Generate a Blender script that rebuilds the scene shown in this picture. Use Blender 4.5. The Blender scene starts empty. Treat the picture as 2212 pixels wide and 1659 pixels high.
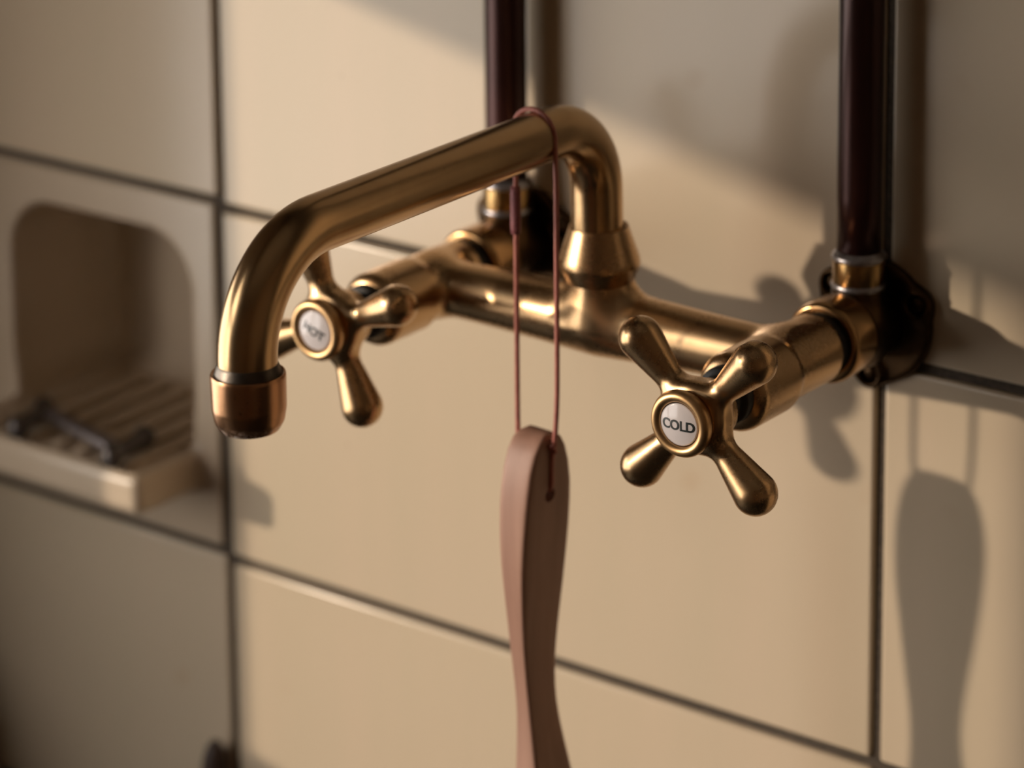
import bpy, bmesh, math, random
import numpy as np
from mathutils import Vector, Matrix

random.seed(4)
rng = np.random.default_rng(4)
S = bpy.context.scene
COL = S.collection
MM = 0.001
ZUP = 1.15          # height of the grout line behind the tap above the floor (m)


def W(x, y, z):
    """millimetres measured from the grout crossing -> metres in the room"""
    return Vector((x * MM, y * MM, z * MM + ZUP))


# ------------------------------------------------------------------ camera
def basis(yaw, pitch, roll):
    cy, sy, cp, sp = math.cos(yaw), math.sin(yaw), math.cos(pitch), math.sin(pitch)
    r = Vector((cy, sy, 0)); f = Vector((-sy * cp, cy * cp, -sp)); u = r.cross(f)
    c, s = math.cos(roll), math.sin(roll)
    return c * r + s * u, -s * r + c * u, f


cam_d = bpy.data.cameras.new('camera')
cam = bpy.data.objects.new('camera', cam_d)
COL.objects.link(cam)
S.camera = cam
_r, _u, _f = basis(0.64484, 0.200556, -0.008936)
M = Matrix((_r, _u, -_f)).transposed().to_4x4()
M.translation = W(791.99, -858.51, 359.05)
cam.matrix_world = M
cam_d.sensor_fit = 'HORIZONTAL'
cam_d.sensor_width = 36.0
cam_d.lens = 6623.9 / 2212 * 36.0
cam_d.shift_y = -(829.5 + 217.2) / 2212
cam_d.clip_start = 0.02
cam_d.dof.use_dof = True
cam_d.dof.focus_distance = 0.921
cam_d.dof.aperture_fstop = 7.6

# ------------------------------------------------------------------ light
world = bpy.data.worlds.new('sky'); S.world = world
world.use_nodes = True
bg = world.node_tree.nodes['Background']
bg.inputs[0].default_value = (1.0, 0.94, 0.875, 1)
bg.inputs[1].default_value = 4.3

SUN = Vector((1.075, 1.0, -0.25)).normalized()
sd = bpy.data.lights.new('sun', 'SUN'); sun = bpy.data.objects.new('sun', sd); COL.objects.link(sun)
sd.energy = 2.4; sd.angle = math.radians(1.4); sd.color = (1.0, 0.82, 0.64)
sun.rotation_euler = SUN.to_track_quat('-Z', 'Y').to_euler()
sun.location = W(-3000, -3000, 1500)

WIN = dict(y0=-199, y1=-940, z0=-180, z1=166, x=-205)
pd = bpy.data.lights.new('window_portal', 'AREA'); portal = bpy.data.objects.new('window_portal', pd); COL.objects.link(portal)
WIN2 = dict(y0=-575, y1=-1045, z0=212, z1=512)     # a second, higher opening further along the left wall
p2 = bpy.data.lights.new('window_portal', 'AREA'); portal2 = bpy.data.objects.new('window_portal', p2); COL.objects.link(portal2)
p2.shape = 'RECTANGLE'; p2.size = 0.47; p2.size_y = 0.30; p2.cycles.is_portal = True
portal2.matrix_world = Matrix.Translation(W(-250, -810, 362)) @ Vector((1, 0, 0)).to_track_quat('-Z', 'Z').to_matrix().to_4x4()
pd.shape = 'RECTANGLE'; pd.size = 0.741; pd.size_y = 0.34; pd.cycles.is_portal = True
portal.matrix_world = Matrix.Translation(W(-250, -569.5, -6)) @ Vector((1, 0, 0)).to_track_quat('-Z', 'Z').to_matrix().to_4x4()

vs = S.view_settings
S.display_settings.display_device = 'sRGB'
vs.view_transform = 'Standard'; vs.look = 'None'; vs.gamma = 1.0; vs.use_curve_mapping = False
vs.exposure = 0.0
S.cycles.use_denoising = True
S.cycles.sample_clamp_indirect = 6.0


# ------------------------------------------------------------------ materials
def mat(name):
    m = bpy.data.materials.new(name); m.use_nodes = True
    nt = m.node_tree
    return m, nt, nt.nodes['Principled BSDF']


def noise(nt, scale, detail=3.0, rough=0.5, vec=None, stretch=None, coord='Object'):
    tc = nt.nodes.new('ShaderNodeTexCoord')
    mp = nt.nodes.new('ShaderNodeMapping')
    nt.links.new(tc.outputs[coord], mp.inputs[0])
    if stretch: mp.inputs['Scale'].default_value = stretch
    n = nt.nodes.new('ShaderNodeTexNoise')
    n.inputs['Scale'].default_value = scale; n.inputs['Detail'].default_value = detail; n.inputs['Roughness'].default_value = rough
    nt.links.new(mp.outputs[0], n.inputs['Vector'])
    return n.outputs['Fac']


def ramp(nt, fac, stops):
    r = nt.nodes.new('ShaderNodeValToRGB')
    e = r.color_ramp.elements
    while len(e) < len(stops): e.new(0.5)
    for k, (p, c) in enumerate(stops):
        e[k].position = p; e[k].color = (*c, 1)
    nt.links.new(fac, r.inputs[0])
    return r.outputs[0]


def rng_map(nt, fac, a, b, lo, hi):
    m = nt.nodes.new('ShaderNodeMapRange')
    m.inputs[1].default_value = a; m.inputs[2].default_value = b
    m.inputs[3].default_value = lo; m.inputs[4].default_value = hi
    nt.links.new(fac, m.inputs[0]); return m.outputs[0]


def bump(nt, b, fac, strength, dist):
    n = nt.nodes.new('ShaderNodeBump'); n.inputs['Strength'].default_value = strength; n.inputs['Distance'].default_value = dist
    nt.links.new(fac, n.inputs['Height']); nt.links.new(n.outputs[0], b.inputs['Normal'])


def mixc(nt, fac, a, b, mode='MIX'):
    m = nt.nodes.new('ShaderNodeMix'); m.data_type = 'RGBA'; m.blend_type = mode
    if isinstance(fac, float): m.inputs[0].default_value = fac
    else: nt.links.new(fac, m.inputs[0])
    for s, v in ((6, a), (7, b)):
        if isinstance(v, tuple): m.inputs[s].default_value = (*v, 1)
        else: nt.links.new(v, m.inputs[s])
    return m.outputs[2]


def tile_mat():
    m, nt, b = mat('glazed_tile')
    oi = nt.nodes.new('ShaderNodeObjectInfo')
    base = ramp(nt, oi.outputs['Random'], [(0, (0.60, 0.50, 0.375)), (1, (0.645, 0.525, 0.385))])
    st = noise(nt, 14, 4, 0.6, stretch=(1.0, 0.3, 0.12), coord='Object')
    tone = ramp(nt, st, [(0.35, (0.97, 0.98, 0.955)), (0.65, (1.03, 1.01, 1.0))])
    c = mixc(nt, 1.0, base, tone, 'MULTIPLY')
    sp = noise(nt, 22, 2, 0.5)
    spk = rng_map(nt, sp, 0.72, 0.80, 0, 0.22)
    c = mixc(nt, spk, c, (0.47, 0.30, 0.17))
    dots = noise(nt, 240, 1, 0.4)
    c = mixc(nt, rng_map(nt, dots, 0.80, 0.84, 0, 0.6), c, (0.30, 0.22, 0.15))
    nt.links.new(c, b.inputs['Base Color'])
    b.inputs['Roughness'].default_value = 0.18
    b.inputs['Specular IOR Level'].default_value = 0.37
    wav = noise(nt, 28, 2, 0.5)
    bump(nt, b, wav, 0.12, 0.0012)
    return m


def grout_mat():
    m, nt, b = mat('dark_grout')
    n = noise(nt, 500, 4, 0.6)
    nt.links.new(ramp(nt, n, [(0.3, (0.04, 0.031, 0.023)), (0.7, (0.10, 0.076, 0.054))]), b.inputs['Base Color'])
    b.inputs['Roughness'].default_value = 0.9
    bump(nt, b, n, 0.4, 0.001)
    return m


def brass_mat(name, lo, hi, rough, stretch=(1, 1, 1), brush=0.06, patina=0.0, aniso=0.0, scale=900):
    m, nt, b = mat(name)
    b.inputs['Metallic'].default_value = 1.0
    cl = noise(nt, 60, 4, 0.6)
    c = ramp(nt, cl, [(0.3, lo), (0.7, hi)])
    if patina:
        sp = noise(nt, 700, 2, 0.5)
        c = mixc(nt, rng_map(nt, sp, 0.70, 0.76, 0, patina), c, (0.05, 0.03, 0.015))
    nt.links.new(c, b.inputs['Base Color'])
    st = noise(nt, scale, 3, 0.6, stretch=stretch)
    rr = nt.nodes.new('ShaderNodeMath'); rr.operation = 'ADD'
    nt.links.new(rng_map(nt, st, 0.3, 0.7, rough - 0.012, rough + 0.012), rr.inputs[0])
    nt.links.new(rng_map(nt, cl, 0.3, 0.7, -0.015, 0.015), rr.inputs[1])
    nt.links.new(rr.outputs[0], b.inputs['Roughness'])
    if brush: bump(nt, b, st, brush, 0.0004)
    return m


def plain_mat(name, lo, hi, scale, rough, metallic=0.0, stretch=(1, 1, 1), bmp=0.0, spec=0.5, coat=0.0):
    m, nt, b = mat(name)
    n = noise(nt, scale, 4, 0.6, stretch=stretch)
    nt.links.new(ramp(nt, n, [(0.3, lo), (0.7, hi)]), b.inputs['Base Color'])
    b.inputs['Roughness'].default_value = rough; b.inputs['Metallic'].default_value = metallic
    b.inputs['Specular IOR Level'].default_value = spec
    b.inputs['Coat Weight'].default_value = coat
    if bmp: bump(nt, b, n, bmp, 0.0006)
    return m


T = tile_mat()
GROUT = grout_mat()
BRASS = brass_mat('antique_brass', (0.46, 0.295, 0.155), (0.525, 0.35, 0.19), 0.28, (1, 1, 1), 0.0, 0.08)
SPOUT_M = brass_mat('brushed_brass_spout', (0.46, 0.30, 0.155), (0.52, 0.35, 0.185), 0.235, (0.6, 9, 0.6), 0.03, 0.25)
CAP_M = brass_mat('brushed_copper_brass', (0.42, 0.22, 0.115), (0.50, 0.28, 0.15), 0.25, (0.15, 0.15, 6), 0.08, 0.45)
BEZEL_M = brass_mat('bezel_brass', (0.52, 0.32, 0.15), (0.60, 0.38, 0.19), 0.37, (1, 1, 1), 0.0, 0.25)
RING_M = brass_mat('tarnished_collar', (0.06, 0.05, 0.042), (0.17, 0.145, 0.12), 0.38, (1, 1, 1), 0.1, 0.8)
NUT_M = brass_mat('polished_nut', (0.34, 0.20, 0.09), (0.42, 0.25, 0.115), 0.22, (1, 1, 1), 0.012, 0.2)
DARKBR = brass_mat('dark_bronze', (0.045, 0.026, 0.014), (0.12, 0.068, 0.032), 0.36, (1, 1, 1), 0.06, 0.5, scale=300)
SOCKET_M = brass_mat('socket_brass', (0.34, 0.21, 0.09), (0.42, 0.27, 0.11), 0.22, (0.2, 0.2, 4), 0.03, 0.3)
def spots(m, colour, scale, a, b_, zlo=None, zhi=None):
    nt = m.node_tree; b = nt.nodes['Principled BSDF']
    src = b.inputs['Base Color'].links[0].from_socket
    f = rng_map(nt, noise(nt, scale, 3, 0.6), a, b_, 0, 1)
    if zlo is not None:
        tc = nt.nodes.new('ShaderNodeTexCoord'); sx = nt.nodes.new('ShaderNodeSeparateXYZ')
        nt.links.new(tc.outputs['Object'], sx.inputs[0])
        g = rng_map(nt, sx.outputs[2], zlo, zhi, 1, 0)
        mu = nt.nodes.new('ShaderNodeMath'); mu.operation = 'MULTIPLY'
        nt.links.new(f, mu.inputs[0]); nt.links.new(g, mu.inputs[1]); f = mu.outputs[0]
    nt.links.new(mixc(nt, f, src, colour), b.inputs['Base Color'])
    iv = nt.nodes.new('ShaderNodeMath'); iv.operation = 'SUBTRACT'; iv.inputs[0].default_value = 1.0
    nt.links.new(f, iv.inputs[1]); nt.links.new(iv.outputs[0], b.inputs['Metallic'])


spots(RING_M, (0.07, 0.19, 0.16), 260, 0.60, 0.68)
spots(CAP_M, (0.42, 0.38, 0.36), 420, 0.48, 0.62, 0.0190, 0.0215)
SOLDER = plain_mat('grey_solder', (0.22, 0.21, 0.22), (0.42, 0.40, 0.42), 400, 0.3, 0.9, bmp=0.3)
PIPE_M = plain_mat('dark_copper', (0.016, 0.007, 0.006), (0.065, 0.02, 0.016), 55, 0.30, 0.55, (1, 1, 0.12), 0.06)
BLACKGAP = plain_mat('gap_black', (0.008, 0.007, 0.005), (0.02, 0.016, 0.012), 300, 0.6)  # near-black, puts the shade of the gaps between fittings into the colour
PORC = plain_mat('white_porcelain', (0.56, 0.515, 0.52), (0.60, 0.555, 0.555), 50, 0.12, coat=0.15)
INK = plain_mat('black_print', (0.008, 0.012, 0.012), (0.015, 0.02, 0.02), 50, 0.4)
CORD_M = plain_mat('dark_red_leather', (0.34, 0.10, 0.078), (0.48, 0.165, 0.12), 900, 0.55, stretch=(1, 1, 0.3), bmp=0.3)
SLEEVE_M = plain_mat('plum_leather', (0.19, 0.055, 0.062), (0.27, 0.085, 0.09), 700, 0.6, bmp=0.3)
DISH_M = plain_mat('cream_ceramic', (0.54, 0.435, 0.32), (0.58, 0.47, 0.35), 20, 0.24)
TOOL_M = plain_mat('old_steel', (0.06, 0.05, 0.045), (0.16, 0.14, 0.13), 120, 0.35, 0.7)
TOOLBAR_M = plain_mat('grey_steel', (0.20, 0.175, 0.175), (0.28, 0.25, 0.25), 120, 0.4, 0.6)
STICK_M = plain_mat('dark_brown_wood', (0.03, 0.016, 0.011), (0.06, 0.033, 0.024), 120, 0.5, stretch=(1, 1, 0.1))
STONE = plain_mat('black_stone', (0.012, 0.011, 0.010), (0.03, 0.027, 0.024), 60, 0.4)
PLASTER = plain_mat('room_plaster', (0.60, 0.52, 0.43), (0.64, 0.56, 0.47), 6, 0.9)
TIMBER = plain_mat('brown_panelling', (0.56, 0.39, 0.25), (0.64, 0.45, 0.29), 5, 0.7, stretch=(1, 1, 0.1))
FLOOR_M = plain_mat('floor_boards', (0.34, 0.23, 0.15), (0.44, 0.31, 0.20), 12, 0.5, stretch=(0.1, 1, 1))
FRAME_M = plain_mat('painted_frame', (0.45, 0.41, 0.35), (0.5, 0.45, 0.39), 30, 0.5)


def wood_mat():
    m, nt, b = mat('beech_wood')
    g = noise(nt, 90, 5, 0.65, stretch=(1.0, 1.0, 0.06))
    c = ramp(nt, g, [(0.3, (0.29, 0.155, 0.108)), (0.52, (0.37, 0.205, 0.145)), (0.7, (0.43, 0.25, 0.178))])
    nt.links.new(c, b.inputs['Base Color'])
    b.inputs['Roughness'].default_value = 0.55
    bump(nt, b, g, 0.25, 0.0006)
    return m


WOOD = wood_mat()


# ------------------------------------------------------------------ mesh helpers (all coordinates in mm)
def link(o, parent=None):
    COL.objects.link(o)
    if parent is not None: o.parent = parent
    return o


ORIG = {}


def origin_of(o):
    return ORIG.get(o.name, np.zeros(3))


def obj(name, verts, faces, m, parent=None, origin=None, smooth=True):
    """one mesh object; verts in mm in the frame of the wall; the object's origin is `origin` (mm)"""
    v = np.asarray(verts, float)
    if origin is None:
        if parent is not None: origin = origin_of(parent)
        else: origin = np.array([(v[:, 0].min() + v[:, 0].max()) / 2, (v[:, 1].min() + v[:, 1].max()) / 2, v[:, 2].min()])
    origin = np.asarray(origin, float)
    me = bpy.data.meshes.new(name)
    me.from_pydata([tuple(p) for p in ((v - origin) * MM)], [], [tuple(int(i) for i in f) for f in faces])
    me.update()
    if smooth:
        me.polygons.foreach_set('use_smooth', [True] * len(me.polygons))
    me.materials.append(m)
    o = bpy.data.objects.new(name, me)
    if parent is None: o.location = W(*origin)
    else: o.location = (origin - origin_of(parent)) * MM
    link(o, parent)
    ORIG[o.name] = origin
    return o


def empty(name, origin):
    o = bpy.data.objects.new(name, None); o.empty_display_size = 0.02
    o.location = W(*origin); COL.objects.link(o); ORIG[o.name] = np.asarray(origin, float)
    return o


def tag(o, label=None, cat=None, group=None, kind=None):
    if label: o['label'] = label
    if cat: o['category'] = cat
    if group: o['group'] = group
    if kind: o['kind'] = kind
    return o


def bm_arrays(bm):
    bm.verts.index_update()
    v = np.array([x.co[:] for x in bm.verts]); f = [[q.index for q in p.verts] for p in bm.faces]
    bm.free(); return v, f


def box(x0, x1, y0, y1, z0, z1, bev=0.0, seg=2):
    bm = bmesh.new()
    bmesh.ops.create_cube(bm, size=1.0)
    for v in bm.verts:
        v.co = Vector(((x0 + x1) / 2 + v.co.x * (x1 - x0), (y0 + y1) / 2 + v.co.y * (y1 - y0), (z0 + z1) / 2 + v.co.z * (z1 - z0)))
    if bev:
        bmesh.ops.bevel(bm, geom=list(bm.edges), offset=bev, segments=seg, affect='EDGES', profile=0.5)
    return bm_arrays(bm)


def join(parts):
    V, F, n = [], [], 0
    for v, f in parts:
        V.append(np.asarray(v)); F += [[i + n for i in p] for p in f]; n += len(v)
    return np.concatenate(V), F


def frame_for(d):
    d = np.asarray(d, float); d = d / np.linalg.norm(d)
    a = np.array([0, 0, 1.0]) if abs(d[2]) < 0.9 else np.array([1.0, 0, 0])
    u = np.cross(a, d); u /= np.linalg.norm(u); v = np.cross(d, u)
    return u, v, d


def lathe(origin, axis, prof, seg=48):
    """prof: (t along axis, radius); rings with radius 0 become poles"""
    u, v, d = frame_for(axis); o = np.asarray(origin, float)
    V, F, rings = [], [], []
    for t, r in prof:
        if r <= 1e-6:
            rings.append([len(V)]); V.append(o + d * t)
        else:
            rings.append(list(range(len(V), len(V) + seg)))
            for k in range(seg):
                a = 2 * math.pi * k / seg
                V.append(o + d * t + r * (math.cos(a) * u + math.sin(a) * v))
    for A, B in zip(rings, rings[1:]):
        for k in range(seg):
            k2 = (k + 1) % seg
            if len(A) == 1 and len(B) == 1: continue
            if len(A) == 1: F.append([A[0], B[k2], B[k]])
            elif len(B) == 1: F.append([A[k], A[k2], B[0]])
            else: F.append([A[k], A[k2], B[k2], B[k]])
    return np.array(V), F


def rounded(prof, rad=0.6, n=3):
    """round the corners of a lathe profile"""
    P = [np.array(p, float) for p in prof]; out = [tuple(P[0])]
    for a, b, c in zip(P, P[1:], P[2:]):
        d1, d2 = a - b, c - b; l1, l2 = np.linalg.norm(d1), np.linalg.norm(d2)
        q = min(rad, l1 * 0.45, l2 * 0.45)
        p1, p2 = b + d1 / l1 * q, b + d2 / l2 * q
        for k in range(n + 1):
            t = k / n
            out.append(tuple((1 - t) ** 2 * p1 + 2 * t * (1 - t) * b + t * t * p2))
    out.append(tuple(P[-1])); return out


def tube(path, rad, seg=32, caps=True, ref=(1, 0, 0)):
    P = np.asarray(path, float); n = len(P)
    R = np.full(n, rad) if np.isscalar(rad) else np.asarray(rad, float)
    T_ = np.gradient(P, axis=0); T_ /= np.linalg.norm(T_, axis=1)[:, None]
    u = np.asarray(ref, float); V, F = [], []
    for i in range(n):
        u = u - T_[i] * (u @ T_[i]); u /= np.linalg.norm(u); v = np.cross(T_[i], u)
        for k in range(seg):
            a = 2 * math.pi * k / seg
            V.append(P[i] + R[i] * (math.cos(a) * u + math.sin(a) * v))
    for i in range(n - 1):
        for k in range(seg):
            k2 = (k + 1) % seg
            F.append([i * seg + k, i * seg + k2, (i + 1) * seg + k2, (i + 1) * seg + k])
    if caps:
        F.append(list(range(seg))[::-1]); F.append(list(range((n - 1) * seg, n * seg)))
    return np.array(V), F


# ---- signed distance shapes meshed with surface nets
def smin(a, b, k):
    h = np.clip(0.5 + 0.5 * (b - a) / k, 0, 1)
    return b * (1 - h) + a * h - k * h * (1 - h)


def smax(a, b, k): return -smin(-a, -b, k)


def sd_cyl(p, a, b, r, rd=0.0):
    a, b = np.asarray(a, float), np.asarray(b, float)
    ax = b - a; L = np.linalg.norm(ax); ax /= L
    q = p - (a + b) / 2
    t = q @ ax; rho = np.sqrt(np.maximum((q * q).sum(1) - t * t, 0))
    dx, dy = rho - r + rd, np.abs(t) - L / 2 + rd
    return np.minimum(np.maximum(dx, dy), 0) + np.sqrt(np.maximum(dx, 0) ** 2 + np.maximum(dy, 0) ** 2) - rd


def sd_cone(p, a, b, ra, rb):
    """round cone"""
    a, b = np.asarray(a, float), np.asarray(b, float)
    ba = b - a; l2 = ba @ ba; rr = ra - rb; a2 = l2 - rr * rr; il2 = 1 / l2
    pa = p - a; y = pa @ ba; z = y - l2
    x = pa * l2 - np.outer(y, ba); x2 = (x * x).sum(1)
    y2 = y * y * l2; z2 = z * z * l2
    k = np.sign(rr) * rr * rr * x2
    out = (np.sqrt(x2 * a2 * il2) + y * rr) * il2 - ra
    c1 = np.sign(z) * a2 * z2 > k
    c2 = np.sign(y) * a2 * y2 < k
    out = np.where(c2, np.sqrt(x2 + y2) * il2 - ra, out)
    return np.where(c1, np.sqrt(x2 + z2) * il2 - rb, out)


def sd_box(p, c, h, rd=0.0):
    q = np.abs(p - np.asarray(c, float)) - (np.asarray(h, float) - rd)
    return np.minimum(q.max(1), 0) + np.sqrt((np.maximum(q, 0) ** 2).sum(1)) - rd


def nets(f, lo, hi, h):
    lo = np.asarray(lo, float); n = np.ceil((np.asarray(hi) - lo) / h).astype(int) + 1
    g = [lo[i] + h * np.arange(n[i]) for i in range(3)]
    D = np.empty(n)
    for i in range(n[0]):
        Y, Z = np.meshgrid(g[1], g[2], indexing='ij')
        P = np.stack([np.full(Y.size, g[0][i]), Y.ravel(), Z.ravel()], 1)
        D[i] = f(P).reshape(n[1], n[2])
    s = D < 0
    c = [(i, j, k) for i in (0, 1) for j in (0, 1) for k in (0, 1)]
    cnt = sum(s[i:n[0] - 1 + i, j:n[1] - 1 + j, k:n[2] - 1 + k].astype(int) for i, j, k in c)
    act = (cnt > 0) & (cnt < 8)
    idx = -np.ones(act.shape, int); cells = np.argwhere(act); idx[act] = np.arange(len(cells))
    acc = np.zeros((len(cells), 3)); num = np.zeros(len(cells))
    for a in c:
        for ax in range(3):
            if a[ax]: continue
            b = list(a); b[ax] = 1
            da = D[cells[:, 0] + a[0], cells[:, 1] + a[1], cells[:, 2] + a[2]]
            db = D[cells[:, 0] + b[0], cells[:, 1] + b[1], cells[:, 2] + b[2]]
            cr = (da < 0) != (db < 0)
            t = np.where(cr, da / np.where(cr, da - db, 1), 0)
            pt = np.array(a, float)[None, :] + t[:, None] * (np.array(b) - np.array(a))[None, :]
            acc += pt * cr[:, None]; num += cr
    V = lo + h * (cells + acc / num[:, None])
    for _ in range(3):                                   # pull the points onto the surface
        e = 0.02 * h; d0 = f(V)
        G = np.stack([(f(V + e * np.eye(3)[i]) - f(V - e * np.eye(3)[i])) / (2 * e) for i in range(3)], 1)
        V = V - np.clip(d0, -h * 0.5, h * 0.5)[:, None] * G / np.maximum((G * G).sum(1), 0.25)[:, None]
    F = []
    for ax in range(3):
        u, v = (ax + 1) % 3, (ax + 2) % 3
        sl0 = [slice(1, -1)] * 3; sl1 = [slice(1, -1)] * 3
        sl0[ax] = slice(0, n[ax] - 1); sl1[ax] = slice(1, n[ax])
        A, B = s[tuple(sl0)], s[tuple(sl1)]
        for flip, E_ in ((False, np.argwhere(A & ~B)), (True, np.argwhere(~A & B))):
            if not len(E_): continue
            E_ = E_.copy(); E_[:, u] += 1; E_[:, v] += 1
            q = []
            for du, dv in ((1, 1), (0, 1), (0, 0), (1, 0)):
                cc = E_.copy(); cc[:, u] -= du; cc[:, v] -= dv
                q.append(idx[cc[:, 0], cc[:, 1], cc[:, 2]])
            q = np.stack(q, 1)
            if flip: q = q[:, ::-1]
            F.append(q[(q >= 0).all(1)])
    return V, np.concatenate(F).tolist()


# ------------------------------------------------------------------ the room
def struct(name, parts, m, parent=None):
    v, f = join(parts)
    o = obj(name, v, f, m, parent, smooth=False)
    if parent is None: o['kind'] = 'structure'
    return o


XL, XR, YF, ZF, ZC = -205, 1900, -2600, -1150, 1250
NX0, NX1, NZ0, NZ1 = -129, -7, -119, -5           # hole in the wall behind the soap dish
wall = struct('wall_back', [
    box(XL, NX0, 2.0, 90, ZF, ZC), box(NX1, XR, 2.0, 90, ZF, ZC),
    box(NX0, NX1, 2.0, 90, ZF, NZ0), box(NX0, NX1, 2.0, 90, NZ1, ZC)], GROUT)
struct('floor', [box(XL - 100, XR + 100, YF - 100, 100, ZF - 60, ZF)], FLOOR_M)
struct('ceiling', [box(XL - 100, XR + 100, YF - 100, 100, ZC, ZC + 60)], PLASTER)
struct('wall_right', [box(XR, XR + 80, YF, 90, ZF, ZC)], TIMBER)
struct('wall_front', [box(XL, XR, YF - 80, YF, ZF, ZC)], TIMBER)
w = WIN; xo = w['x'] - 40
w2 = WIN2
struct('wall_left', [
    box(xo, w['x'], YF, 90, ZF, w['z0']), box(xo, w['x'], YF, 90, w2['z1'], ZC),
    box(xo, w['x'], w['y0'], 90, w['z0'], w['z1']), box(xo, w['x'], YF, w['y1'], w['z0'], w['z1']),
    box(xo, w['x'], YF, 90, w['z1'], w2['z0']),
    box(xo, w['x'], w2['y0'], 90, w2['z0'], w2['z1']), box(xo, w['x'], YF, w2['y1'], w2['z0'], w2['z1'])], PLASTER)
struct('window_2', [box(xo + 8, w['x'] - 4, w2['y1'] + 1, w2['y0'] - 1, w2['z1'] - 16, w2['z1'], 2),
                    box(xo + 8, w['x'] - 4, w2['y1'] + 1, w2['y0'] - 1, w2['z0'], w2['z0'] + 16, 2)], FRAME_M)
struct('window_1', [box(xo + 8, w['x'] - 4, -576, -551, w['z0'], w['z1'], 2)], FRAME_M)

# tiles, each its own object and a child of the wall: 300 x 148 pitch with recessed grout
TW, TH, GAP = 300.0, 148.0, 3.7
rowdx = {0: 1.2, 1: 0.0, 2: 0.7}
tile_me = {}
for row in range(-2, 4):
    for colm in range(-1, 4):
        if row == 1 and colm == -1:
            x0, x1 = XL, -148.0                     # the narrow filler left of the soap dish
        elif colm == -1:
            x0, x1 = XL, 0.0                        # cut where the left wall begins
        else:
            x0, x1 = TW * colm, TW * (colm + 1)
        hw = (x1 - x0) / 2
        cx = (x0 + x1) / 2 + rowdx.get(row, 0.4)
        cz = -TH * (row - 0.5) + (2.2 if colm < 0 else 0.0)
        if hw not in tile_me:
            vt, ft = box(-hw + GAP / 2, hw - GAP / 2, 0, 9, -TH / 2 + GAP / 2, TH / 2 - GAP / 2, 1.3, 3)
            o = obj('tile', vt, ft, T, wall, origin=(0, 0, 0)); tile_me[hw] = o.data
            for p_ in o.data.polygons: p_.use_smooth = p_.area < 4e-4
        else:
            o = link(bpy.data.objects.new('tile', tile_me[hw]), wall)
        o.location = (np.array([cx, 0, cz]) - origin_of(wall)) * MM
        o.rotation_euler = tuple(math.radians(a) for a in rng.normal(0, 0.1, 3) * (1, 0.5, 1))

# counter along the bottom of the wall
ct = struct('trim_1', [box(XL, XR, -620, -1, -330, -279, 3)], STONE)
struct('shade_block', [box(XL, -150, -300, -1, -282, -200, 22, 5)], STONE)  # unseen block, added to shade the lower-left tiles


# ------------------------------------------------------------------ soap dish
def dish(p):
    plate = sd_box(p, (-75, 4.5, -71.8), (73 - GAP / 2 + 0.8, 4.5, 74 - GAP / 2), 1.4)
    shell = np.maximum(sd_box(p, (-68, 23, -62), (55.5, 50, 52), 20), 2.0 - p[:, 1])
    lip = sd_box(p, (-68, -14, -113.5), (54.5, 23.5, 8.6), 4.0)
    lip = smax(lip, -(p[:, 2] + 121.5) - 0.30 * (p[:, 1] + 37), 4)
    d = smin(smin(plate, lip, 5.0), shell, 1.5)
    # opening: rounded square, straight bottom
    q = np.abs(np.stack([p[:, 0] + 68, p[:, 2] + 62], 1)) - np.array([51 - 24, 46 - 24])
    hole = np.minimum(q.max(1), 0) + np.sqrt((np.maximum(q, 0) ** 2).sum(1)) - 24
    q2 = np.abs(np.stack([p[:, 0] + 68, p[:, 2] + 88], 1)) - np.array([51 - 7, 19 - 4])
    hole2 = np.minimum(q2.max(1), 0) + np.sqrt((np.maximum(q2, 0) ** 2).sum(1)) - 5.5
    hole = smin(hole, hole2, 3)
    hole = smax(hole, -(p[:, 1] + 0.5), 3.0); hole = smax(hole, p[:, 1] - 66, 18)
    tray = sd_box(p, (-68, -9, -95), (49.0, 23.5, 12.5), 3.0)
    cav = smin(hole, tray, 2.0)
    return smax(d, -cav, 3.0)


sdsh = empty('soap_dish', (-68, 0, -122))
tag(sdsh, 'cream ceramic soap dish set in the tiled wall, with arched niche and ridged tray', 'soap dish')
v_, f_ = nets(dish, (-152, -42, -152), (2, 78, 8), 1.2)
obj('dish_body', v_, f_, DISH_M, sdsh)
for k in range(7):
    x = -108 + k * 13.3
    v_, f_ = tube([(x, y, -107.0) for y in np.linspace(-28, 52, 12)], 2.2, 10)
    obj('ridge', v_, f_, DISH_M, sdsh)

# small metal bar with cross ends lying on the ridges
tool = empty('metal_bar', (-64, -20, -104))
tag(tool, 'small grey metal bar with dark cross ends lying in the soap dish', 'metal bar')
v_, f_ = box(-30, 30, -3.4, 3.4, -1.2, 2.2, 0.8)
ca, sa = math.cos(math.radians(-12)), math.sin(math.radians(-12))
rot = np.array([[ca, -sa, 0], [sa, ca, 0], [0, 0, 1]])
obj('bar', v_ @ rot.T * np.array([0.9, 1, 1]) + np.array([-66.5, -17.3, -102.0]), f_, TOOLBAR_M, tool)
for sgn, a0 in ((-1, 17), (1, 9)):
    v_, f_ = tube([(0, y, 0) for y in np.linspace(-15, 15, 16)], [3.2, 4.6, 5, 4.2, 3.6] + [3.4] * 6 + [3.6, 4.2, 5, 4.6, 3.2], 16)
    b_, a_ = math.cos(math.radians(a0)), math.sin(math.radians(a0))
    r2 = np.array([[b_, -a_, 0], [a_, b_, 0], [0, 0, 1]])
    obj('cross_end', v_ @ r2.T + np.array([-61.0 + sgn * 27.5, -21.2, -101.2]), f_, TOOL_M, tool)

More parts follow.
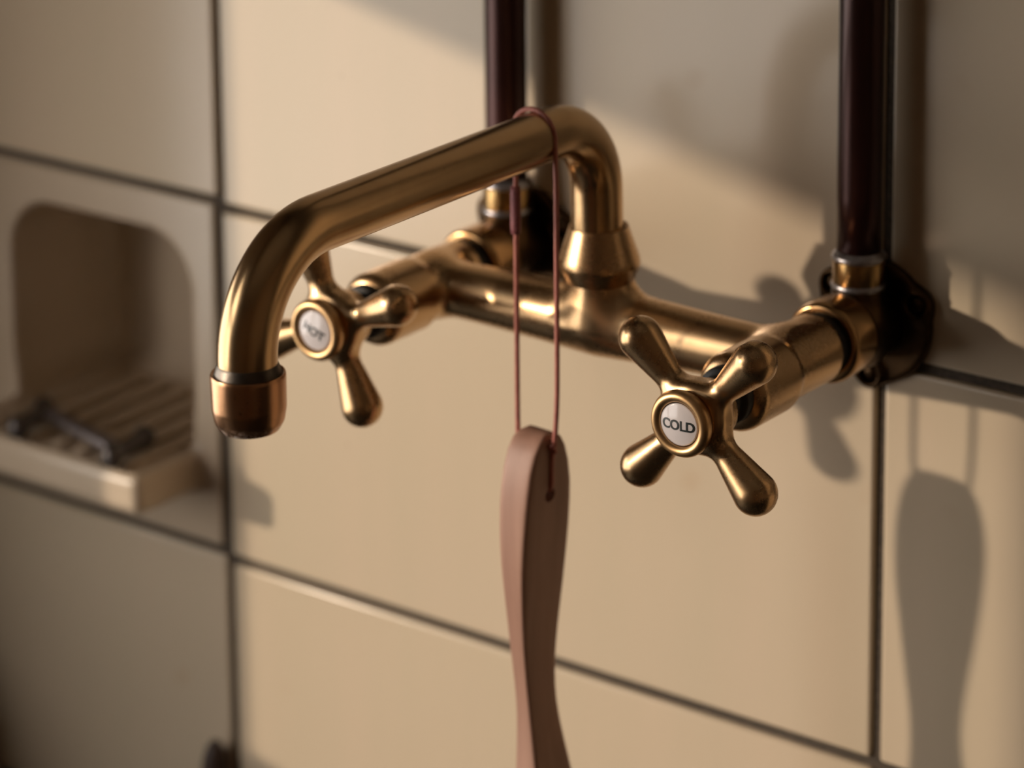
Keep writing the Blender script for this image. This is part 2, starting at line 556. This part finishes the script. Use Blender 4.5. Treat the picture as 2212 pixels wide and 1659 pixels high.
# dark tip at the bottom of the left grout line
stick = obj('wooden_rod', *lathe((-6, -9, -284), (0.02, 0.05, 1), [(0, 0), (0, 4.6), (30, 5.6), (42, 5.6), (50, 4.9), (55, 3.4), (57.5, 1.6), (58, 0)], 24), STICK_M)
tag(stick, 'dark brown rounded rod tip at the bottom edge beside the left grout line', 'rod')

# ------------------------------------------------------------------ tap
FX, FZ, FY = 225.8, 15.0, -57.0
AX = (-73.0, 73.0)
tap = empty('wall_faucet', (FX, FY, FZ))
tag(tap, 'antique brass two handle wall faucet with long bent spout over cream tiles', 'faucet')


def body(p):
    q = p - np.array([FX, 0, FZ])
    t = np.clip(np.abs(q[:, 0]) / 60, 0, 1)
    rad = 9.9 + 2.2 * (1 - t) ** 1.5
    rho = np.sqrt((q[:, 1] - FY) ** 2 + q[:, 2] ** 2)
    bar = np.maximum(rho - rad, np.abs(q[:, 0]) - 73)
    neck = sd_cyl(q, (0, FY - 1, 0), (0, FY - 1, 15.6), 10.8, 0.6)
    d = smin(bar, neck, 8.0)
    for ax in AX:
        arm = sd_cyl(q, (ax, -41.5, 0), (ax, -84, 0), 11.7, 1.0)
        bar_l = sd_cyl(q, (ax, -66, -0.5), (ax, -92.5, -0.5), 12.9, 4.5)
        d = smin(d, smin(arm, bar_l, 1.5), 5.0)
    return d


v_, f_ = nets(body, (FX - 90, -96, FZ - 17), (FX + 90, -38, FZ + 20), 0.9)
obj('body', v_, f_, BRASS, tap)

for ax in AX:
    x = FX + ax
    prof = rounded([(0, 11.0), (0, 13.0), (1.5, 13.7), (13.0, 13.9), (15.0, 13.0), (15.0, 10.8)], 1.0, 3)
    obj('union_nut', *lathe((x, -22.0, FZ), (0, -1, 0), prof, 64), NUT_M, tap)
    obj('gap_shade', *lathe((x, -36, FZ), (0, -1, 0), [(0, 10.4), (8, 10.4)], 48), BLACKGAP, tap)  # black band standing in for the shaded groove past the nut
    obj('valve_stem', *lathe((x, -88, FZ), (0, -1, 0), rounded([(0, 0), (0, 9.4), (7.5, 9.4), (8.5, 7.0), (16, 7.0), (16, 0)], 0.8), 40), BLACKGAP, tap)

# spout: a vertical stem, a bend, a level run and a bend down
SW = math.radians(0.35)


def swivel(v):
    v = np.asarray(v, float).copy(); q = v - np.array([FX, FY - 1.5, 0]); c, s = math.cos(SW), math.sin(SW)
    v[:, 0] = FX + c * q[:, 0] - s * q[:, 1]; v[:, 1] = FY - 1.5 + s * q[:, 0] + c * q[:, 1]
    return v


SY, SZ = FY - 2.5, 86.6
path = [(FX, SY, z) for z in np.linspace(30, SZ - 25, 8)]
for a in np.linspace(0, math.pi / 2, 20)[1:]:
    path.append((FX, SY - 25 + 25 * math.cos(a), SZ - 25 + 25 * math.sin(a)))
NY = -235.0
path += [(FX, y, SZ) for y in np.linspace(SY - 25, NY + 33, 26)[1:]]
for a in np.linspace(0, math.pi / 2, 22)[1:]:
    path.append((FX, NY + 33 - 33 * math.sin(a), SZ - 33 + 33 * math.cos(a)))
path += [(FX, NY, z) for z in np.linspace(SZ - 33, 46, 5)[1:]]
v_, f_ = tube(path, 8.75, 56)
spout = obj('spout', swivel(v_), f_, SPOUT_M, tap)
prof = rounded([(0, 8.0), (0, 11.4), (6.0, 13.9), (8.2, 13.6), (18.4, 10.2), (19.4, 10.0), (18.3, 9.3), (18.0, 8.6)], 0.9, 3)
obj('spout_collar', *lathe((FX, SY + 1, 29.6), (0, 0, 1), prof, 64), BRASS, tap)
nz = swivel(np.array([[FX, NY, 0.0]]))[0]
cap = obj('aerator_cap', *lathe((nz[0], nz[1], 33.0), (0, 0, 1), rounded(
    [(2.2, 0), (2.2, 7.2), (0.0, 7.6), (0.3, 8.6), (3.0, 10.2), (7.0, 10.9), (16.6, 11.05), (17.6, 10.8), (17.2, 9.9), (16.4, 9.2)], 0.7, 3), 64), CAP_M, spout)
obj('tarnished_ring', *lathe((nz[0], nz[1], 48.5), (0, 0, 1), rounded([(0, 9.9), (1.2, 10.0), (4.2, 9.1), (5.0, 8.6)], 0.5), 56), RING_M, spout)


# cross handles, built about the origin with the axis along -y
def handle(p):
    d = sd_cyl(p, (0, -1.5, 0), (0, -11.5, 0), 12.0, 3.5)
    for a in (45, 135, 225, 315):
        c, s = math.cos(math.radians(a)), math.sin(math.radians(a))
        arm = sd_cone(p, (12.5 * c, -6, 12.5 * s), (29.6 * c, -6, 29.6 * s), 3.9, 7.0)
        d = smin(d, arm, 4.5)
    d = smin(d, sd_cyl(p, (0, 3, 0), (0, -3, 0), 9.5, 1.0), 2.0)
    return d


hv, hf = nets(handle, (-34, -16, -34), (34, 5, 34), 0.75)
bez = [(0, 8.2), (0, 9.4)] + [(3.3 + 2.35 * math.sin(q), 8.75 + 1.95 * math.cos(q)) for q in np.linspace(-0.9, 2.6, 18)] + [(3.4, 6.9)]


def letters(word):
    cu = bpy.data.curves.new('lettering', 'FONT')
    cu.body = word; cu.size = 4.35 * MM; cu.align_x = 'CENTER'; cu.align_y = 'CENTER'
    cu.extrude = 0.10 * MM; cu.offset = 0.11 * MM; cu.space_character = 0.98
    t = bpy.data.objects.new('tmp', cu); COL.objects.link(t)
    dg = bpy.context.evaluated_depsgraph_get()
    me = bpy.data.meshes.new_from_object(t.evaluated_get(dg))
    bpy.data.objects.remove(t)
    co = np.array([q.co[:] for q in me.vertices]); fc = [list(q.vertices) for q in me.polygons]
    co -= (co.max(0) + co.min(0)) / 2
    return np.stack([co[:, 0], -co[:, 2], co[:, 1]], 1) / MM, fc


def add_handle(ax, word, twist, lab):
    o = np.array([FX + ax, -104.0, FZ + (0.7 if ax < 0 else -1.5)])
    h = obj('cross_handle', hv + o, hf, BRASS, tap, origin=o)
    h['label'] = lab
    h.rotation_euler = (0, math.radians(twist), 0)
    obj('bezel', *lathe(o + (0, -11.6, 0), (0, -1, 0), bez, 56), BEZEL_M, h)
    obj('gap_shade', *lathe(o + (0, -10.8, 0), (0, -1, 0), [(0, 9.0), (1.6, 9.0)], 40), BLACKGAP, h)  # black band standing in for the shade between bezel and hub
    disc = [(0, 0), (0, 6.75), (0.5, 6.75)] + [(0.5 + 0.95 * (1 - (r / 6.75) ** 2), r) for r in (6.3, 5.5, 4.5, 3.3, 2.0, 0.9, 0)]
    obj('index_disc', *lathe(o + (0, -15.6, 0), (0, -1, 0), disc, 48), PORC, h)['label'] = 'white porcelain disc'
    tv, tf = letters(word)
    # lay the print on the dome
    tv = tv + o; rr2 = (tv[:, 0] - o[0]) ** 2 + (tv[:, 2] - o[2]) ** 2
    tv[:, 1] += -15.6 - 0.5 - 0.95 * (1 - rr2 / 6.75 ** 2) - 0.02
    obj('lettering', tv, tf, INK, h, smooth=False)['label'] = 'black word ' + word
    return h


add_handle(AX[0], 'HOT', 23, 'cross handle with a white disc reading HOT')
add_handle(AX[1], 'COLD', 0, 'cross handle with a white disc reading COLD')
tap.rotation_euler = (0, math.radians(-0.8), 0)


# ------------------------------------------------------------------ wall elbows and pipes
def elbow(p):
    d = sd_cyl(p, (0, 2, 0), (0, -21, 0), 11.2, 1.0)
    d = smin(d, sd_cyl(p, (0, -13, 0), (0, -13, 16.5), 9.0, 0.8), 3.0)
    return smin(d, sd_cyl(p, (0, -13, 0), (0, -13, -12), 8.5, 4), 3.0)


def flange(p):
    d = sd_cyl(p, (0, 0.5, 0), (0, -3.4, 0), 21.5, 1.0)
    for a in (147, 27, 267):
        c, s = math.cos(math.radians(a)), math.sin(math.radians(a))
        d = smin(d, sd_cyl(p, (18.5 * c, 0.5, 18.5 * s), (18.5 * c, -4.2, 18.5 * s), 5.4, 1.0), 3)
    for a in (147, 27, 267):
        c, s = math.cos(math.radians(a)), math.sin(math.radians(a))
        d = smax(d, -sd_cyl(p, (18.8 * c, -2, 18.8 * s), (18.8 * c, -9, 18.8 * s), 3.4), 0.6)
    return d


ev, ef = nets(elbow, (-16, -24, -16), (16, 5, 20), 0.9)
fv, ff = nets(flange, (-28, -8, -28), (28, 3, 28), 0.9)
for x, side in ((152.6, 'left'), (298.6, 'right')):
    c = np.array([x, 0, 14.5])
    e = empty('wall_elbow', c)
    tag(e, 'dark bronze wall elbow with lugged flange holding the %s pipe, by the %s handle' % (side, 'HOT' if side == 'left' else 'COLD'), 'pipe fitting', 'wall elbows behind the faucet')
    obj('elbow_body', ev + c, ef, DARKBR, e)
    obj('flange', fv + c, ff, DARKBR, e)
    for a in (147, 27, 267):
        q = c + np.array([18.8 * math.cos(math.radians(a)), -2.0, 18.8 * math.sin(math.radians(a))])
        obj('screw', *lathe(q, (0, -1, 0), [(0, 2.9), (0.8, 2.7), (1.3, 1.6), (1.45, 0)], 20), DARKBR, e)
    obj('socket', *lathe(c + (0, -13, 15.2), (0, 0, 1), rounded([(0, 8.0), (0, 8.7), (10.2, 8.7), (10.2, 7.4)], 0.4), 48), SOCKET_M, e)
    for zz in (15.6, 25.4):
        obj('solder_ring', *lathe(c + (0, -13, zz), (0, 0, 1), [(-1.2, 8.3), (-0.8, 9.0), (0, 9.3), (0.8, 9.0), (1.5, 8.3), (2.2, 7.6)], 40), SOLDER, e)
    pv, pf = tube([(x, -13, z) for z in np.linspace(40, ZC, 60)], 7.55, 40)
    pp = obj('copper_pipe', pv, pf, PIPE_M)
    tag(pp, 'dark oxidised copper pipe running up the tiles %s' % ('left, behind the spout' if side == 'left' else 'right, above the COLD handle'), 'pipe', 'copper pipes up the wall')

# ------------------------------------------------------------------ wooden handle on its cord
HX, HY = 223.8, -94.0
al = math.radians(-4); KW, KT = 1.19, 0.83
n2 = np.array([math.cos(al), math.sin(al), 0]); n1 = np.array([math.sin(al), -math.cos(al), 0])
secs = [  # z, width (along n1), thickness (along n2), centre x
    (-11.2, 1.5, 10.5, 225.4), (-11.6, 5.0, 13.0, 225.3), (-13.2, 9.2, 15.0, 225.2), (-17.0, 13.4, 15.6, 225.0), (-23, 16.8, 15.8, 224.8), (-30, 18.8, 15.8, 224.6), (-38, 19.7, 15.5, 224.2),
    (-46, 19.9, 14.6, 223.9), (-54, 19.7, 13.2, 223.6), (-66, 18.2, 11.2, 223.5), (-78, 16.0, 9.4, 223.3), (-90, 13.7, 8.2, 223.2),
    (-100, 12.2, 7.6, 223.6), (-108, 11.8, 7.8, 224.2), (-116, 12.6, 9.0, 225.0), (-126, 14.4, 11.2, 226.2), (-136, 16.4, 13.0, 227.4),
    (-150, 19, 15, 228.5), (-170, 23, 16, 229), (-195, 26, 16, 229), (-225, 26, 15, 229), (-245, 20, 12, 229), (-254, 10, 7, 229), (-256, 2, 2, 229)]
zs = np.array([s_[0] - 1.3 for s_ in secs]); zz = np.concatenate([zs[:5], np.linspace(zs[5], zs[-4], 60), zs[-3:]])
wd = np.interp(zz, zs[::-1], KW * np.array([s_[1] for s_ in secs])[::-1]); th = np.interp(zz, zs[::-1], KT * np.array([s_[2] for s_ in secs])[::-1])
cx = np.interp(zz, zs[::-1], np.array([s_[3] for s_ in secs])[::-1])
k_ = np.ones(5) / 5
for arr in (wd, th, cx): arr[8:-8] = np.convolve(arr, k_, 'same')[8:-8]
V, F, N = [], [], 48
for i, z in enumerate(zz):
    rc = min(2.2, wd[i] * 0.3, th[i] * 0.3)
    for k in range(N):
        a = 2 * math.pi * (k + 0.5) / N
        # superellipse, nearly rectangular with eased corners
        ex = 2 / 9.0
        ca_, sa_ = math.cos(a), math.sin(a)
        px = math.copysign(abs(ca_) ** ex, ca_) * wd[i] / 2; py = math.copysign(abs(sa_) ** ex, sa_) * th[i] / 2
        V.append(np.array([cx[i], HY, z]) + n1 * px + n2 * py)
for i in range(len(zz) - 1):
    for k in range(N):
        k2 = (k + 1) % N
        F.append([i * N + k, (i + 1) * N + k, (i + 1) * N + k2, i * N + k2])
F.append(list(range(N))); F.append(list(range((len(zz) - 1) * N, len(zz) * N))[::-1])
wh = empty('wooden_utensil', (HX, HY, -256))
tag(wh, 'long pale wooden handle hanging by a dark red cord looped over the spout', 'utensil')
wobj = obj('wooden_grip', np.array(V), F, WOOD, wh)
HZ = -33.6
hc = np.array([224.3, HY, HZ]) + n2 * 6.25 + n1 * 0.2
cut_v, cut_f = tube([hc - n2 * 22, hc + n2 * 6], 2.5, 24, ref=(0, 0, 1))
cutter = obj('cutter', cut_v, cut_f, INK, wh)
bo = wobj.modifiers.new('hole', 'BOOLEAN'); bo.object = cutter; bo.operation = 'DIFFERENCE'; bo.solver = 'EXACT'
dg = bpy.context.evaluated_depsgraph_get()
newme = bpy.data.meshes.new_from_object(wobj.evaluated_get(dg))
wobj.modifiers.clear(); wobj.data = newme
bpy.data.objects.remove(cutter)
try:
    newme.polygons.foreach_set('use_smooth', [True] * len(newme.polygons))
    newme.set_sharp_from_angle(angle=math.radians(38))
except Exception: pass

# cord: up from the hole on the near side, over the spout, down the far side and back through the hole
CR = 0.85
rt = 8.75 + CR
cord = []
top = np.array([FX - 1.2, -94.0, SZ])
cord += [hc - n2 * 4 + np.array([0, 0, 1.2]), hc - n2 * 0.6 + np.array([0, 0, 1.6]), hc + n2 * 0.95 + np.array([0, 0, 3.4])]
cord += [np.array([231.8, -94.6, -21.5]), np.array([233.6, -95.2, -12]), np.array([234.4, -95.2, 0])]
rtx = top[0] + rt
cord += [np.array([234.6, -95.2, z]) for z in (15, 35, 55, 72)]
for a in np.linspace(0, math.pi, 15):
    cord.append(np.array([top[0] + rt * math.cos(a), -95.2 + 3.4 * a / math.pi - 3.0 * math.sin(a) ** 2 * 0, SZ + rt * math.sin(a)]))
cord += [np.array([215.8, -91.8, z]) for z in (74, 50, 25, 5, -8)]
cord += [np.array([216.2, -92.2, -16]), np.array([216.8, -92.6, -28]), hc - n2 * 13.6 + np.array([0, 0, 2]), hc - n2 * 11.5]


def catmull(P, n=6):
    P = np.array(P); P = np.vstack([2 * P[0] - P[1], P, 2 * P[-1] - P[-2]]); out = []
    for i in range(1, len(P) - 2):
        for t in np.linspace(0, 1, n, endpoint=False):
            a, b, c, d = P[i - 1:i + 3]
            out.append(0.5 * (2 * b + (c - a) * t + (2 * a - 5 * b + 4 * c - d) * t * t + (3 * b - a - 3 * c + d) * t ** 3))
    out.append(P[-2]); return np.array(out)


obj('cord', *tube(catmull(cord), CR, 14), CORD_M, wh)
sl = [(215.7, -91.8, z) for z in np.linspace(52.5, 68.5, 8)]
obj('cord_sleeve', *tube(sl, [1.55, 1.75, 1.75, 1.75, 1.75, 1.75, 1.75, 1.6], 20), SLEEVE_M, wh)
kn = [np.array([232.6, -95.2, -18.4]) + np.array([0.6 * math.cos(a), 0.5 * math.sin(a), a * 0.45]) for a in np.linspace(0, 9, 24)]
obj('cord_knot', *tube(kn, 0.95, 10), CORD_M, wh)

wh.location += Vector((-0.6, 0.8, 0)) * MM
